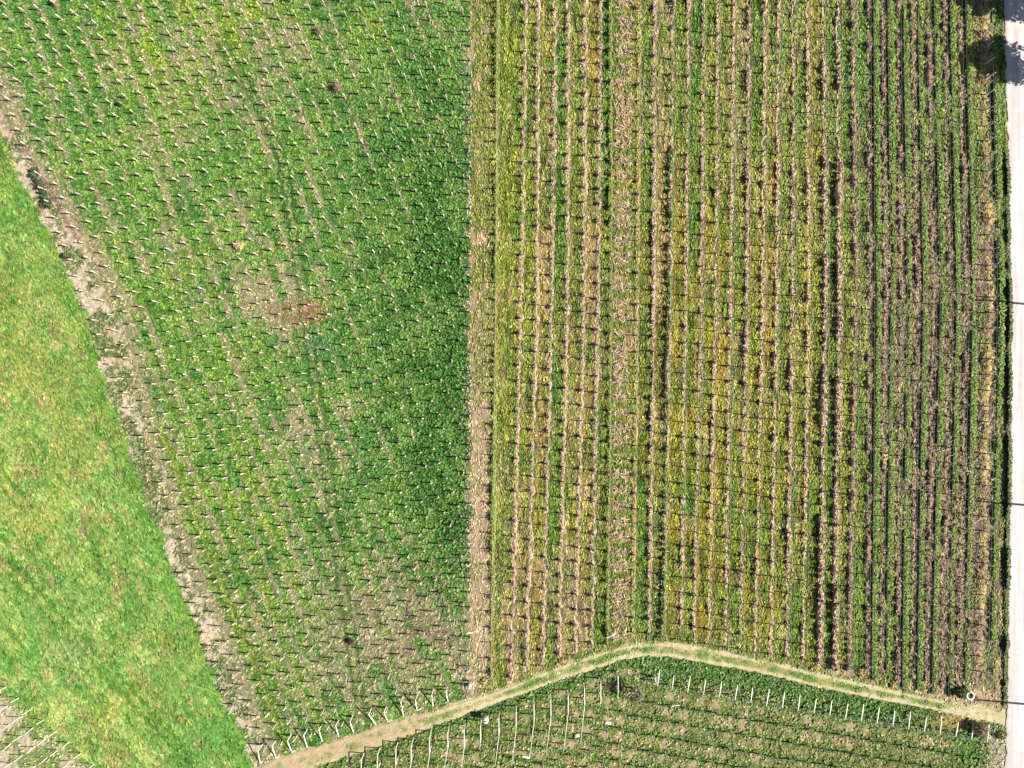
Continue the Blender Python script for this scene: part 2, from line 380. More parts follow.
# skirt out to the horizon
B = [(xs[0], ys[0]), (xs[-1], ys[0]), (xs[-1], ys[-1]), (xs[0], ys[-1])]
R_ = 6000.0
skV = [P(x, y, -.06) for x, y in B] + [(-R_, R_, -.06), (R_, R_, -.06), (R_, -R_, -.06), (-R_, -R_, -.06)]
n0 = len(V); V = np.concatenate([V, skV])
F = np.concatenate([F, np.array([[4, 0, 1, 5], [5, 1, 2, 6], [6, 2, 3, 7], [7, 3, 0, 4]]) + n0])
gcd = gc * (1 - .22 * np.clip(gcov, 0, 1))[:, None]  # shade among the tufts painted in: ground colour darkened under plant cover
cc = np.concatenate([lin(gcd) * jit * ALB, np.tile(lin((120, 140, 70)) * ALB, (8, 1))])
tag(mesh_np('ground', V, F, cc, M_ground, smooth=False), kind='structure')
def ground_z(px, py):
    i = np.clip(np.round((np.asarray(py) - ys[0]) / STEP).astype(int), 0, ny - 1); j = np.clip(np.round((np.asarray(px) - xs[0]) / STEP).astype(int), 0, nx - 1)
    return gz[i * nx + j]

# ------------------------------------------------------------------ road
M_road = mat_tint('worn_concrete', .9, .07, 1.2, .1, 0, .2)
ry = np.arange(-80, 850.1, 2.5); rt = np.linspace(0, 1, 25)
RW = 37.0
RX = np.array([road_edge(y) + rt * RW for y in ry]); RY = np.repeat(ry[:, None], len(rt), 1)
RXf, RYf = RX.ravel(), RY.ravel(); tt = np.tile(rt, len(ry))
rz = .035 - .05 * (np.abs(tt - .5) * 2) ** 6
edgew = (fbm(RYf / 5, RYf * 0, 1) - .5) * 5 * (tt < .01)
rc_ = mix((226, 217, 214), (206, 196, 190), sst(.4, .65, fbm(RXf / 3, RYf / 60, 2)))
rc_ = mix(rc_, (186, 174, 160), np.exp(-(tt / .035) ** 2) * .7)
for w0 in (.3, .62): rc_ = mix(rc_, (196, 188, 184), np.exp(-((tt - w0) / .035) ** 2) * .6)
ii = (np.arange(len(ry) - 1)[:, None] * 25 + np.arange(24)[None, :]).ravel()
tag(mesh_np('road', np.stack([gx(RXf + edgew), gy(RYf), rz], 1), np.stack([ii + 25, ii + 26, ii + 1, ii], 1), lin(rc_) * .6, M_road, smooth=True), kind='structure')

# ------------------------------------------------------------------ dirt track: a worn strip laid on the ground
tx = np.arange(262, 1006, 1.5); tv = np.linspace(-.22, 1.22, 15)
TX = np.repeat(tx[:, None], 15, 1); TY = rut_u(TX) + (rut_l(TX) - rut_u(TX)) * tv[None, :]
# keep only cells that read as bare earth; grass verge and middle stay ground
ct, cv, _, rg = land(TX.ravel(), TY.ravel())
zz = .03 + (fbm(TX.ravel() / 5, TY.ravel() / 5, 5) - .5) * .16 - .13 * (np.abs(np.tile(tv, len(tx)) - .5) > .7)
ii = (np.arange(len(tx) - 1)[:, None] * 15 + np.arange(14)[None, :]).ravel()
tag(mesh_np('dirt_track', np.stack([gx(TX.ravel()), gy(TY.ravel()), zz], 1), np.stack([ii + 1, ii + 16, ii + 15, ii], 1), lin(ct) * ALB * (1 + (RNG.random(len(ct)) - .5)[:, None] * .2), M_ground), kind='structure')

# ------------------------------------------------------------------ grass: leaf-sized blades in tufts
def blades(px, py, z0, col, size, h, nb, flat=.5, wid=.35, dirx=None, dsd=.5):
    """nb triangles per tuft; returns V,F,K"""
    n = len(px); N = n * nb
    X = np.repeat(gx(px), nb); Y = np.repeat(gy(py), nb); Z = np.repeat(z0, nb); sz = np.repeat(size, nb); hh = np.repeat(h, nb)
    a = RNG.random(N) * 2 * np.pi if dirx is None else dirx + RNG.normal(0, dsd, N)
    L = sz * (.6 + .8 * RNG.random(N)); w = L * wid * (.6 + .8 * RNG.random(N))
    ox = (RNG.random(N) - .5) * sz * .9; oy = (RNG.random(N) - .5) * sz * .9
    b = hh * (.3 + 1.0 * RNG.random(N))
    ca, sa = np.cos(a), np.sin(a)
    base = np.stack([X + ox, Y + oy, Z + hh * .35 * RNG.random(N)], 1)
    tip = base + np.stack([ca * L, sa * L, b], 1)
    mid = (base + tip) / 2 + np.stack([np.zeros(N), np.zeros(N), b * .35 * flat], 1)
    side = np.stack([-sa * w, ca * w, (RNG.random(N) - .5) * w * .9], 1)
    V = np.stack([base, mid + side, tip, mid - side], 1).reshape(-1, 3)
    F = np.arange(N * 4).reshape(N, 4)
    K = np.repeat(np.repeat(col, nb, 0) * (.78 + .44 * RNG.random((N, 1))), 4, 0)
    return V, F, K
def scatter(n, x0, x1, y0, y1): return x0 + RNG.random(n) * (x1 - x0), y0 + RNG.random(n) * (y1 - y0)
def vary(col, amt=.2):
    n = len(col); t = RNG.normal(0, 1, n)[:, None]; h = RNG.normal(0, 1, n)[:, None]
    return np.clip(col * (1 + amt * t) * (1 + amt * .2 * h * np.array([[1.2, .15, -.6]])), .004, .8)
px, py = scatter(310000, -88, 1010, -78, 848)
col, cov, hg, rg = land(px, py)
keep = (rg != 8) & (RNG.random(len(px)) < np.where(rg == 4, .9 * cov, cov * .85))
px, py, col, cov, hg, rg = [q[keep] for q in (px, py, col, cov, hg, rg)]
GN = {1: 'vineyard_grass', 2: 'cover_crop_grass', 3: 'sparse_weeds', 4: 'meadow_grass', 5: 'plot_grass', 6: 'lower_vineyard_grass', 7: 'track_grass'}
GL = {1: 'low green weeds and grass between the posts of the left vineyard', 2: 'yellow green grass strips between the vine rows', 3: 'sparse weeds on the bare dirt strip',
      4: 'bright green and yellow meadow grass left of the dirt strip', 5: 'weeds in the small corner plot', 6: 'grass and weeds of the lower vineyard', 7: 'short grass between the track ruts'}
for r in GN:
    k = rg == r
    ck = col[k] * 1.0; gm = ck.mean(1, keepdims=True); ck = ck + (gm - ck) * {4: .14, 2: .04}.get(r, .22) + 4
    c = vary(lin(ck) * np.array([1.14, 1.02, .92]) * ALB * {4: 1.24, 2: 1.42, 6: 1.5}.get(r, 1.38), .15 if r == 4 else .24)
    dryp = RNG.random(len(c)) < .02; c[dryp] = c[dryp] * .6 + lin((206, 206, 140)) * ALB * .45
    nb = 3
    V, F, K = blades(px[k], py[k], ground_z(px[k], py[k]) + (.08 if r == 7 else .01), c, np.full(k.sum(), {4: .62, 1: .30, 7: .22, 2: .40}.get(r, .28)), hg[k], nb, wid={4: .17, 2: .2}.get(r, .42), dsd=.28, dirx=-.95 if r == 4 else (1.57 + np.where(RNG.random(k.sum() * nb) < .5, 0, np.pi) if r == 2 else None))
    o = mesh_np(GN[r], V, F, K, M_grass); tag(o, GL[r], 'grass', kind='stuff')
# ------------------------------------------------------------------ posts
TAN, PALE, PINK = lin((204, 194, 170)) * .72, lin((240, 234, 218)) * .8, lin((214, 186, 160)) * .72
def post_geo(h, r, col, mb=None):
    mb = mb or MB()
    mb.tube([(0, 0, -.25), (0, 0, h * .5), (0, 0, h - .04), (0, 0, h)], [r * 1.1, r, r * .95, r * .6], col, 6)
    return mb
def cane_geo(mb, n, spread, along, zlo, zhi, col, rng, w=.028, c0=(0, 0)):
    for i in range(n):
        a = along + rng.gauss(0, .45) + (math.pi if rng.random() < .5 else 0)
        L = spread * rng.uniform(.5, 1.1); z0 = rng.uniform(zlo, zhi)
        p0 = (c0[0] + rng.uniform(-.1, .1), c0[1] + rng.uniform(-.1, .1), z0)
        p1 = (p0[0] + math.cos(a) * L * .5, p0[1] + math.sin(a) * L * .5, z0 + rng.uniform(.0, .3))
        p2 = (p0[0] + math.cos(a) * L, p0[1] + math.sin(a) * L, max(.05, z0 + rng.uniform(-.5, .1)))
        mb.tube([p0, p1, p2], [w, w * .8, w * .4], np.array(col) * rng.uniform(.7, 1.25), 4, cap=False)
colang = math.atan2(-14.6, 5.8)
rr = random.Random(3)
PROTO = []
for v in range(5):
    root = post_geo(1.62 + .12 * rr.random(), .1, TAN * rr.uniform(.9, 1.2)).build('vineyard_post', M_wood)
    mb = MB()
    mb.tube([(.12, 0, -.1), (.14, .03, .3), (.08, -.02, .7), (.03, .0, 1.0)], [.06, .05, .045, .03], lin((120, 96, 76)) * .6, 5)
    cane_geo(mb, 4, .55, colang, .55, .95, lin((176, 158, 132)) * .6, rr, .024)
    mb.build('vine_stock', M_cane, root)
    PROTO.append(root)
a_ = np.array([15.0, -4.55]); b_ = np.array([5.85, 14.6]); org = np.array([332.2, 609.7])
pts = []
for i in range(-60, 60):
    for j in range(-70, 40):
        q = org + i * a_ + j * b_
        if not (-60 < q[0] < 464 and -50 < q[1] < 800): continue
        if q[1] > rut_u(q[0]) - 14 or q[0] < meadow_edge(q[1]) + 9: continue
        pts.append((i, q[0] + rr.gauss(0, .8), q[1] + rr.gauss(0, .7)))
for y in np.arange(-46, 690, 14.75): pts.append((99, 470.5 + rr.gauss(0, .5), y + 4))
# line number counted from the bare strip: lines whose posts lie close to it
byline = {}
for t in pts: byline.setdefault(t[0], []).append(t)
lines = sorted([k for k in byline if k != 99])
ORD = ['first', 'second', 'third', 'fourth', 'fifth', 'sixth', 'seventh', 'eighth', 'ninth', 'tenth', 'eleventh', 'twelfth', 'thirteenth', 'fourteenth', 'fifteenth', 'sixteenth',
       'seventeenth', 'eighteenth', 'nineteenth', 'twentieth', 'twenty-first', 'twenty-second', 'twenty-third', 'twenty-fourth', 'twenty-fifth', 'twenty-sixth', 'twenty-seventh',
       'twenty-eighth', 'twenty-ninth', 'thirtieth', 'thirty-first', 'thirty-second', 'thirty-third', 'thirty-fourth']
used = [False] * 5
def put_post(x, y, label, group, lean=.04):
    v = rr.randrange(5); z = float(ground_z(x, y))
    rot = (rr.gauss(0, lean), rr.gauss(0, lean), rr.gauss(0, .25)); loc = P(x, y, z)
    if not used[v]:
        used[v] = True; o = PROTO[v]; o.location = loc; o.rotation_euler = rot
    else: o = dup(PROTO[v], loc, rot)
    return tag(o, label, 'vineyard post', group)
full = [k for k in lines if len(byline[k]) >= 12]
nind = 0; rest = []
for n_, k in enumerate(lines):
    seen = [t for t in byline[k] if -5 < t[1] < 1029 and -5 < t[2] < 773]
    if seen and nind + len(seen) <= 105:
        nind += len(seen)
        m_ = [kk for kk in lines if [t for t in byline[kk] if 0 < t[1] < 1024 and 0 < t[2] < 768]].index(k) if [t for t in byline[k] if 0 < t[1] < 1024 and 0 < t[2] < 768] else 0
        rest += [t for t in byline[k] if t not in seen]
        for t in seen:
            put_post(t[1], t[2], 'weathered tan post in the %s slanting line from the bare dirt strip' % ORD[m_], 'posts of the slanting lines beside the dirt strip')
    else: rest += byline[k]
rest += byline[99]
def bulk_posts(name, L, label, group):
    Vs = []; Fs = []; Ks = []; n = 0
    src = []
    for p in PROTO:
        for ob in (p,) + tuple(p.children):
            me = ob.data; vv = np.empty(len(me.vertices) * 3, np.float32); me.vertices.foreach_get('co', vv); vv = vv.reshape(-1, 3)
            ff = np.array([list(q.vertices) for q in me.polygons]); kk = np.empty(len(vv) * 4, np.float32); me.color_attributes['tint'].data.foreach_get('color', kk)
            src.append((vv, ff, kk.reshape(-1, 4)[:, :3]))
    for t in L:
        w = rr.randrange(5); a = rr.gauss(0, .25); lx, ly = rr.gauss(0, .04), rr.gauss(0, .04); o = np.array(P(t[1], t[2], float(ground_z(t[1], t[2]))))
        sc_ = rr.uniform(.85, 1.1)
        for s_ in (src[2 * w], src[2 * w + 1]):
            v = s_[0] * np.array([1, 1, sc_]); x = v[:, 0] * math.cos(a) - v[:, 1] * math.sin(a) + lx * v[:, 2]; y = v[:, 0] * math.sin(a) + v[:, 1] * math.cos(a) + ly * v[:, 2]
            Vs.append(np.stack([x, y, v[:, 2]], 1) + o); Fs.append(s_[1] + n); Ks.append(s_[2] * rr.uniform(.85, 1.15)); n += len(v)
    tag(mesh_np(name, np.concatenate(Vs), np.concatenate(Fs), np.concatenate(Ks), M_wood), label, 'vineyard posts', group, 'stuff')
bulk_posts('vineyard_posts', rest, 'hundreds of further tan posts across the green left vineyard', None)

PALEP = post_geo(1.75, .065, PALE * .78).build('vineyard_post', M_wood); PUSED = []
def pale_post(x, y, label, group):
    loc = P(x, y, 0)
    if not PUSED: PUSED.append(1); o = PALEP; o.location = loc
    else: o = PALEP.copy(); C.objects.link(o); o.location = loc
    o.rotation_euler = (rr.gauss(0, .06), rr.gauss(0, .06), 0)
    return tag(o, label, 'vineyard post', group)
# corner plot posts
lat_b = np.array([10.8, -6.2]); lat_a = np.array([13.0, 12.6]); o0 = np.array([6.0, 687.0])
for i in range(-3, 14):
    for j in range(0, 9):
        q = o0 + i * np.array([12.6, 11.0]) + j * np.array([-11.2, 8.0])
        if -6 < q[0] < 120 and q[1] < 774:
            pale_post(q[0], q[1], 'pale leaning post on the pink soil of the bottom left corner plot', 'posts of the bottom left corner plot')
# lower block inner posts
def low_line(x): return 683 + (x - 650) * .172
for c in range(-20, 23):
    x0 = 656 + c * 15.5
    for j in range(1, 10):
        y = low_line(x0) + (0 if x0 > 640 else (640 - x0) * .42 + (0)) + j * 16.2 + 2; x = x0 - j * 1.6
        if x0 < 640: y = np.interp(x0, [350, 413, 449, 480, 499, 533, 567, 599, 640], [775, 752, 738, 730, 726, 712, 704, 694, 686]) + j * 16.2 + 6
        if y < 815 and x < 985 and y > 640 and -60 < x < 1000 and y > rut_l(x) + 14:
            if 1 < x < 1023 and y < 772:
                put_post(x, y, 'weathered brown post inside the lower vineyard, south of the dirt track', 'inner posts of the lower vineyard')
# ------------------------------------------------------------------ end posts
def end_post(x, y, label, group, ax, ay, h=1.9, second=False):
    root = empty('end_post', P(x, y, 0))
    post_geo(h, .085, PALE * .85).build('shaft', M_conc, root)
    dx, dy = ax * S, -ay * S
    m = MB(); m.tube([(0, 0, h - .1), (dx * .55, dy * .55, h * .42), (dx, dy, -.1)], [.07, .08, .08], lin((250, 246, 226)) * .9, 6); m.build('brace', M_conc, root)
    if second:
        m = MB(); m.tube([(dx * .98, dy * .98, .02), (dx * .98 + .7, dy * .7, .75)], [.055, .05], PALE, 6); m.build('prop', M_conc, root)
    return tag(root, label, 'end post', group)
LEFTENDS = [(262, 745, -2, 19), (276, 740, 0, 19), (291, 735, 1, 18), (307, 729.5, 0, 18), (322, 724, 0, 18), (338.5, 720, 0, 17), (352.5, 716, 1, 17), (371, 709, 5, 16), (386, 707, 2, 15), (402.5, 697, 1, 20), (417, 695, 0, 16), (433, 690, 0, 17), (447, 687, 1, 15)]
for n_, (x, y, ax, ay) in enumerate(LEFTENDS):
    end_post(x, y, 'white end post with slanting brace, %s from the west along the sandy track end' % ORD[n_], 'white end posts along the upper track edge', ax, ay, 1.8, n_ in (0, 1, 2, 8, 10))
xs_e = [(655, 680)] + [(669 + 15.5 * k, 684 + (15.5 * k) * .166) for k in range(21)]
for n_, (x, y) in enumerate(xs_e):
    end_post(x, y, 'cream end post with brace, %s east of the bare tree below the track' % ORD[n_], 'cream end posts of the lower vineyard', (x - 512) * .0185 + 2.2 + rr.gauss(0, .4), -10 + rr.gauss(0, 1), 1.9)
end_post(984, 737, 'tall white post beside the brown dry bush near the road', None, 0, -4, 2.6)
FR = [(364, 762, 356, 800), (380, 757, 373, 795), (398, 751, 391, 790), (413, 748, 408, 785), (431, 740, 427, 775), (449, 735, 443, 768), (465, 733, 461, 768), (481, 729, 479, 742), (499, 722, 494, 764), (516, 715, 510, 764), (533.5, 708, 528, 755), (550, 703, 544, 752), (567, 699, 561, 750), (583, 692, 578, 742), (599, 687, 597, 702), (616, 680, 614, 697)]
for n_, (x, y, ex, ey) in enumerate(FR):
    root = empty('trellis_portal', P(x, y, 0)); h = 2.0
    for dy in (-9, 6):
        m = post_geo(h, .085, PALE * .8); o = m.build('post', M_conc, root); o.location = (0, -dy * S, 0)
    m = MB(); m.tube([(0, 9.6 * S, h - .05), (0, -6.8 * S, h + .05)], [.075, .075], PALE * .85, 6); m.build('top_beam', M_conc, root)
    m = MB()
    L = max(ey - y - 12, 6); k = (ex - x) / (ey - y)
    q = [(k * t * L * S, -(7 + t * L) * S, h + .06) for t in np.linspace(0, 1, 8)]
    m.tube(q, [.07 * (1 - .6 * t) for t in np.linspace(0, 1, 8)], PALE * .72, 6); m.build('rolled_net', M_plastic, root)
    tag(root, 'white two post portal trailing a rolled net, %s from the west below the sandy track' % ORD[n_], 'trellis portal', 'end frames with rolled nets')
# head cable of the lower block
m = MB(); m.tube([P(x, y + .3, 1.95) for x, y in xs_e], .03, lin((90, 84, 78)), 5); tag(m.build('head_cable', M_wire), 'dark cable strung along the cream end posts of the lower vineyard', 'cable')

# ------------------------------------------------------------------ vine rows
BRN = lin((156, 132, 116)) * .56
POSTM = post_geo(1.6, .07, BRN).build('post', M_wood); POSTP = post_geo(2.1, .085, PALE * .75).build('post', M_wood)
first = {}
def ridge(mb, r, y0, y1, wid, hgt, bump, phase, col, rng_seed, gap=.2, c2=None):
    """dense low mass of canes along a row: noisy ridge, bulging at every vine"""
    st = 1.2; yy = np.arange(y0, y1, st); n = len(yy); cr = np.linspace(-1, 1, 7)
    x = row_x(r, yy)[:, None] + (fbm(yy / 9, yy * 0 + rng_seed, 1)[:, None] - .5) * 5.5 + 1.0
    nz = fbm(yy / 11, yy * 0 + rng_seed * 3.1, 2)
    env = sst(gap, gap + .25, nz) * (.25 + .75 * sst(.28, .55, fbm(yy / 3.2, yy * 0 + rng_seed * 7.7, 0, 2)))
    bm = np.exp(-((((yy - phase + 7.8) % 15.6) - 7.8) / 3.2) ** 2)
    pres = sst(.26, .6, fbm(row_x(r, yy) / 40, yy / 55, 5)) * .85 + .15
    env = env * pres; nr = None
    H = hgt * env * (1 - bump * .75) + hgt * bump * 1.25 * bm * (.4 + .6 * (fbm(yy / 15.6, yy * 0 + rng_seed, 4)))
    W = (wid * (.5 + .5 * env) * (1 - bump * .3) + wid * bump * .5 * bm)
    Z = H[:, None] * (1 - np.abs(cr)[None, :] ** 1.6) * (.45 + 1.1 * vn(yy[:, None] / 1.7 + rng_seed * 9, cr[None, :] * 2.2 + rng_seed, 3)) - .05
    X = gx(x) + cr[None, :] * W[:, None] * (.8 + .4 * vn(yy[:, None] / 2.3, cr[None, :] * 0 + rng_seed, 5)); Y = np.repeat(gy(yy)[:, None], 7, 1)
    ii = (np.arange(n - 1)[:, None] * 7 + np.arange(6)[None, :]).ravel()
    K = np.tile(col, (n * 7, 1)) * (.6 + .8 * RNG.random((n * 7, 1)))
    if c2 is not None:
        t = sst(.4, .6, fbm(yy / 20, yy * 0 + rng_seed, 3)); t = np.repeat(t, 7); K = K * (1 - t[:, None]) + np.array(c2) * (.6 + .8 * RNG.random((n * 7, 1))) * t[:, None]
    mb.add(np.stack([X.ravel(), Y.ravel(), Z.ravel()], 1), np.stack([ii + 7, ii + 8, ii + 1, ii], 1), K)
    return yy, H, W
def shards(mb, x, y, zmax, n, halfw, L, col, along=.8, wid=.12):
    """small dry canes / leaves around given points"""
    N = len(x) * n
    X = np.repeat(gx(x), n) + (RNG.random(N) - .5) * 2 * np.repeat(halfw, n); Y = np.repeat(gy(y), n) + (RNG.random(N) - .5) * .3
    Z = RNG.random(N) * np.repeat(zmax, n)
    a = np.where(RNG.random(N) < along, np.pi / 2 + RNG.normal(0, .45, N), RNG.random(N) * 6.28); l = L * (.4 + RNG.random(N)); w = l * wid
    b = RNG.normal(0, .45, N) * l; ca, sa = np.cos(a), np.sin(a)
    c = np.stack([X, Y, Z], 1); d = np.stack([ca * l / 2, sa * l / 2, b / 2], 1); s = np.stack([-sa * w, ca * w, (RNG.random(N) - .5) * w], 1)
    V = np.stack([c - d, c + s, c + d, c - s], 1); V[:, :, 2] = np.maximum(V[:, :, 2], .0)
    K = np.repeat(col * (.65 + .7 * RNG.random((N, 1))), 4, 0)
    mb.add(V.reshape(-1, 3), np.arange(N * 4).reshape(N, 4), K)
def clump(mb, c, rad, hz, n, col, L=.3, wid=.35):
    d = RNG.normal(0, 1, (n, 3)); d /= np.linalg.norm(d, axis=1)[:, None]; q = d * (RNG.random(n) ** .45)[:, None]
    lump = .75 + .5 * vn(d[:, 0] * 2 + c[0], d[:, 1] * 2 + c[1], 2)[:, None]
    ctr = q * lump * np.array([rad, rad, hz]) + np.array(c)
    a = RNG.normal(0, 1, (n, 3)); a /= np.linalg.norm(a, axis=1)[:, None]; b = np.cross(a, d + .01); b /= np.linalg.norm(b, axis=1)[:, None]
    l = L * (.5 + RNG.random(n))[:, None]
    V = np.stack([ctr - a * l / 2, ctr + b * l * wid, ctr + a * l / 2, ctr - b * l * wid], 1); V[:, :, 2] = np.maximum(V[:, :, 2], .0)
    mb.add(V.reshape(-1, 3), np.arange(n * 4).reshape(n, 4), np.repeat(col * (.6 + .8 * RNG.random((n, 1))), 4, 0))
YTOP = -70
DRY = lin((206, 176, 148)) * .62; BRN = lin((156, 132, 116)) * .56; STRAW = lin((206, 182, 120)) * .6; GRN = lin((136, 162, 78)) * .55; DGRN = lin((100, 132, 62)) * .5; OLV = lin((150, 160, 70)) * .55
# style of each row: (width m, height m, bump at vines 0..1, colour, second colour, gap, words)
RS = {}
for i in range(31):
    if i == 0: RS[i] = (.3, .55, 0, OLV, GRN, .0, 'thin dark green vine row edging the tan path')
    elif i in (1, 2, 3, 4, 5, 6): RS[i] = (.3, .3, .9, DRY, None, .35, 'row of dry pinkish vine stumps with dark gaps')
    elif i == 7: RS[i] = (.26, .75, .6, OLV, GRN, .1, 'green lined vine row left of the brush windrow')
    elif i == 8: RS[i] = (.25, .25, .3, STRAW, OLV, .3, 'straw coloured vine row right of the brush windrow')
    elif i == 10: RS[i] = (.36, .8, .2, DGRN, DRY, .1, 'tall dark green vine row')
    elif i in (20, 21): RS[i] = (.3, .95, .05, DRY * 1.1, BRN, .05, 'unbroken pale vine row with deep shadow')
    elif i < 20: RS[i] = (.25 if i not in (11, 12, 13, 14) else .2, .68 if i not in (11, 12, 13, 14) else .4, .35, DRY * 1.08, (BRN, STRAW, DRY)[i % 3], .32 if i not in (11, 12, 13, 14) else .42, 'row of dry pale pink canes')
    elif i < 23: RS[i] = (.28, .66, .3, BRN, DRY, .32, 'row of brown and pale canes')
    elif i < 30: RS[i] = (.27, .62, .25, BRN * 1.1, DRY, .38, 'row of brown tangled canes among green strips')
    else: RS[i] = (.8, .6, .25, STRAW * .9, BRN, .3, 'broad row of tangled straw canes with pale posts')
for i, r in enumerate(ROWS):
    wid, hgt, bump, c1, c2, gap, words = RS[i]
    xm = r[1]; yb = float(rut_u(r[2])) - 9
    if i == 30: yb = 672
    root = empty('vine_row', P(xm, 300, 0))
    off = np.array(P(xm, 300, 0))
    ph = 3 + i * 2.5 + rr.gauss(0, .6)
    mb = MB(); yy, H, W = ridge(mb, r, YTOP, yb, wid, hgt, bump, ph, c1, i + 1.3, gap, c2)
    if i < 16:
        vy = np.arange(ph - 15.6 * 5, yb, 15.6)
        for q in vy:
            if rr.random() < (.85 if i < 8 else .5): clump(mb, P(float(row_x(r, q)) + .8, q + rr.gauss(0, 1), .5), rr.uniform(.18, .3), rr.uniform(.3, .5), 32, DRY * .95, .34, .16)
    wgt = np.clip(H / hgt, .05, 1.3); sel = RNG.random(len(yy)) < wgt
    shards(mb, row_x(r, yy[sel]) + 1, yy[sel], H[sel] * 1.25 + .06, 7, W[sel] * 1.3, .55 if i < 23 else .6, c1 * 1.1, .75 if i < 30 else .3, .09)
    if c2 is not None: shards(mb, row_x(r, yy[sel]) + 1, yy[sel], H[sel] * 1.2 + .06, 3, W[sel] * 1.2, .4, c2, .6, .14)
    mb.V = [v - off for v in mb.V]
    mb.build('vine_canes', M_cane, root)
    src = POSTP if i == 30 else POSTM
    for y in np.arange(ph - 15.6 * 5, yb + 4, 15.6):
        if i == 7 and False: continue
        yj = y + rr.gauss(0, .5); loc = np.array(P(float(row_x(r, yj)) + 1, yj, -.02)) - off
        if src not in first: first[src] = 1; o = src; o.location = loc; o.parent = root
        else:
            o = src.copy(); C.objects.link(o); o.parent = root; o.location = loc
        o.rotation_euler = (rr.gauss(0, .03), rr.gauss(0, .03), 0)
        o.scale = (1, 1, rr.uniform(.85, 1.08))
    m = MB()
    for zw in (.9, 1.7): m.tube([np.array(P(float(row_x(r, y)) + 1, y, zw)) - off for y in np.linspace(YTOP, yb, 24)], .012, lin((150, 146, 140)), 4, cap=False)
    m.build('wire', M_wire, root)
    n_ = len(ROWS) - i
    tag(root, '%s, %s cane row left of the road' % (words, ORD[n_ - 1]), 'vine row', 'vine rows of the right hand block')
# brush windrow (pruned canes heaped between two rows)
mb = MB(); yy = np.arange(YTOP, 640, 1.6); cx = np.interp(yy, [0, 300, 640], [626, 621, 620])
pb = np.exp(-((((yy - 6 + 7.8) % 15.6) - 7.8) / 3.6) ** 2) * (.3 + .9 * fbm(yy / 16, yy * 0 + 7, 2))
hz = .05 + .55 * pb + .25 * sst(.5, .65, fbm(yy / 10, yy * 0 + 2, 1))
sel = RNG.random(len(yy)) < np.clip(hz * 2.2, .08, 1)
shards(mb, cx[sel], yy[sel], hz[sel], 13, np.full(sel.sum(), 1.45) * (.6 + .4 * RNG.random(sel.sum())), .8, lin((214, 188, 148)) * .62, .2, .06)
shards(mb, cx[sel], yy[sel], hz[sel], 6, np.full(sel.sum(), 1.5), .6, BRN, .2, .1)
tag(mb.build('brush_windrow', M_cane), 'wide windrow of pruned straw and brown canes heaped between two vine rows', 'brush windrow')
# green strips among the brown rows
for i, r in enumerate(GREENROWS):
    yb = float(rut_u(r[2])) - 8
    if i == 7: yb = 640
    yy = np.arange(YTOP, yb, 1.0); e = (.2 + .8 * sst(.3, .52, fbm(yy / 26, yy * 0 + i * 2.7, 2))) * (.5 + .7 * fbm(yy / 5, yy * 0 + i * 4.1, 1))
    xg = row_x(r, yy); lowp = np.clip(blob(xg, yy, 915, 310, 60, 110) * (i not in (0, 3, 4, 6, 7)) + blob(xg, yy, 965, 590, 45, 110) * (i not in (7,)), 0, 1); e = e * (1 - .55 * lowp)
    yy0 = yy; keepg = RNG.random(len(yy)) < np.clip(.15 + e * 1.4, 0, 1)
    mb = MB(); ridge(mb, r, YTOP, yb, .26 if i != 1 else .2, .4, .1, 0, GRN * .8, i + 40.7, .05, OLV if i in (1, 2, 5) else DGRN)
    for cgr, n_ in ((GRN, 10), (DGRN, 5), (OLV, 4 if i in (1, 2) else 2)):
        shards(mb, row_x(r, yy[keepg]) + .5, yy[keepg], .72 * e[keepg] + .05, n_, .34 * e[keepg] + .08, .34, cgr * 1.15, .4, .3)
    o = mb.build('weed_strip', M_leaf)
    tag(o, 'leafy strip of tall weeds between brown rows, %s green strip left of the road' % ORD[7 - i], 'weed strip', 'green strips between the brown rows')
# loose debris of cane prunings between the last rows
N = 3400; dx_, dy_ = scatter(N, 872, 996, -60, 690)
kk = RNG.random(N) < np.clip(.25 + blob(dx_, dy_, 915, 310, 70, 120) + blob(dx_, dy_, 965, 580, 50, 130), 0, 1); mb = MB()
shards(mb, dx_[kk], dy_[kk], np.full(kk.sum(), .35), 3, np.full(kk.sum(), .3), .8, lin((190, 164, 140)) * .58, .45, .06)
shards(mb, dx_[kk], dy_[kk], np.full(kk.sum(), .3), 2, np.full(kk.sum(), .3), .6, BRN * .8, .3, .1)
tag(mb.build('cane_litter', M_cane), 'loose cane prunings littering the ground between the rows near the road', 'prunings', kind='stuff')
# roadside hedge
mb = MB(); yy = np.arange(150, 706, 1.0); hx = road_edge(yy) - 3.2; e = .2 + .8 * sst(.32, .6, fbm(yy / 14, yy * 0, 1))
shards(mb, hx + 1.0, yy, .6 * e, 22, np.full(len(yy), .15), .34, lin((150, 156, 100)) * .55, .5, .34)
shards(mb, hx + 1.0, yy, .6 * e, 12, np.full(len(yy), .26), .34, lin((84, 116, 60)) * .5, .5, .34)
tag(mb.build('verge_hedge', M_leaf), 'narrow overgrown hedge along the left edge of the pale road', 'hedge')

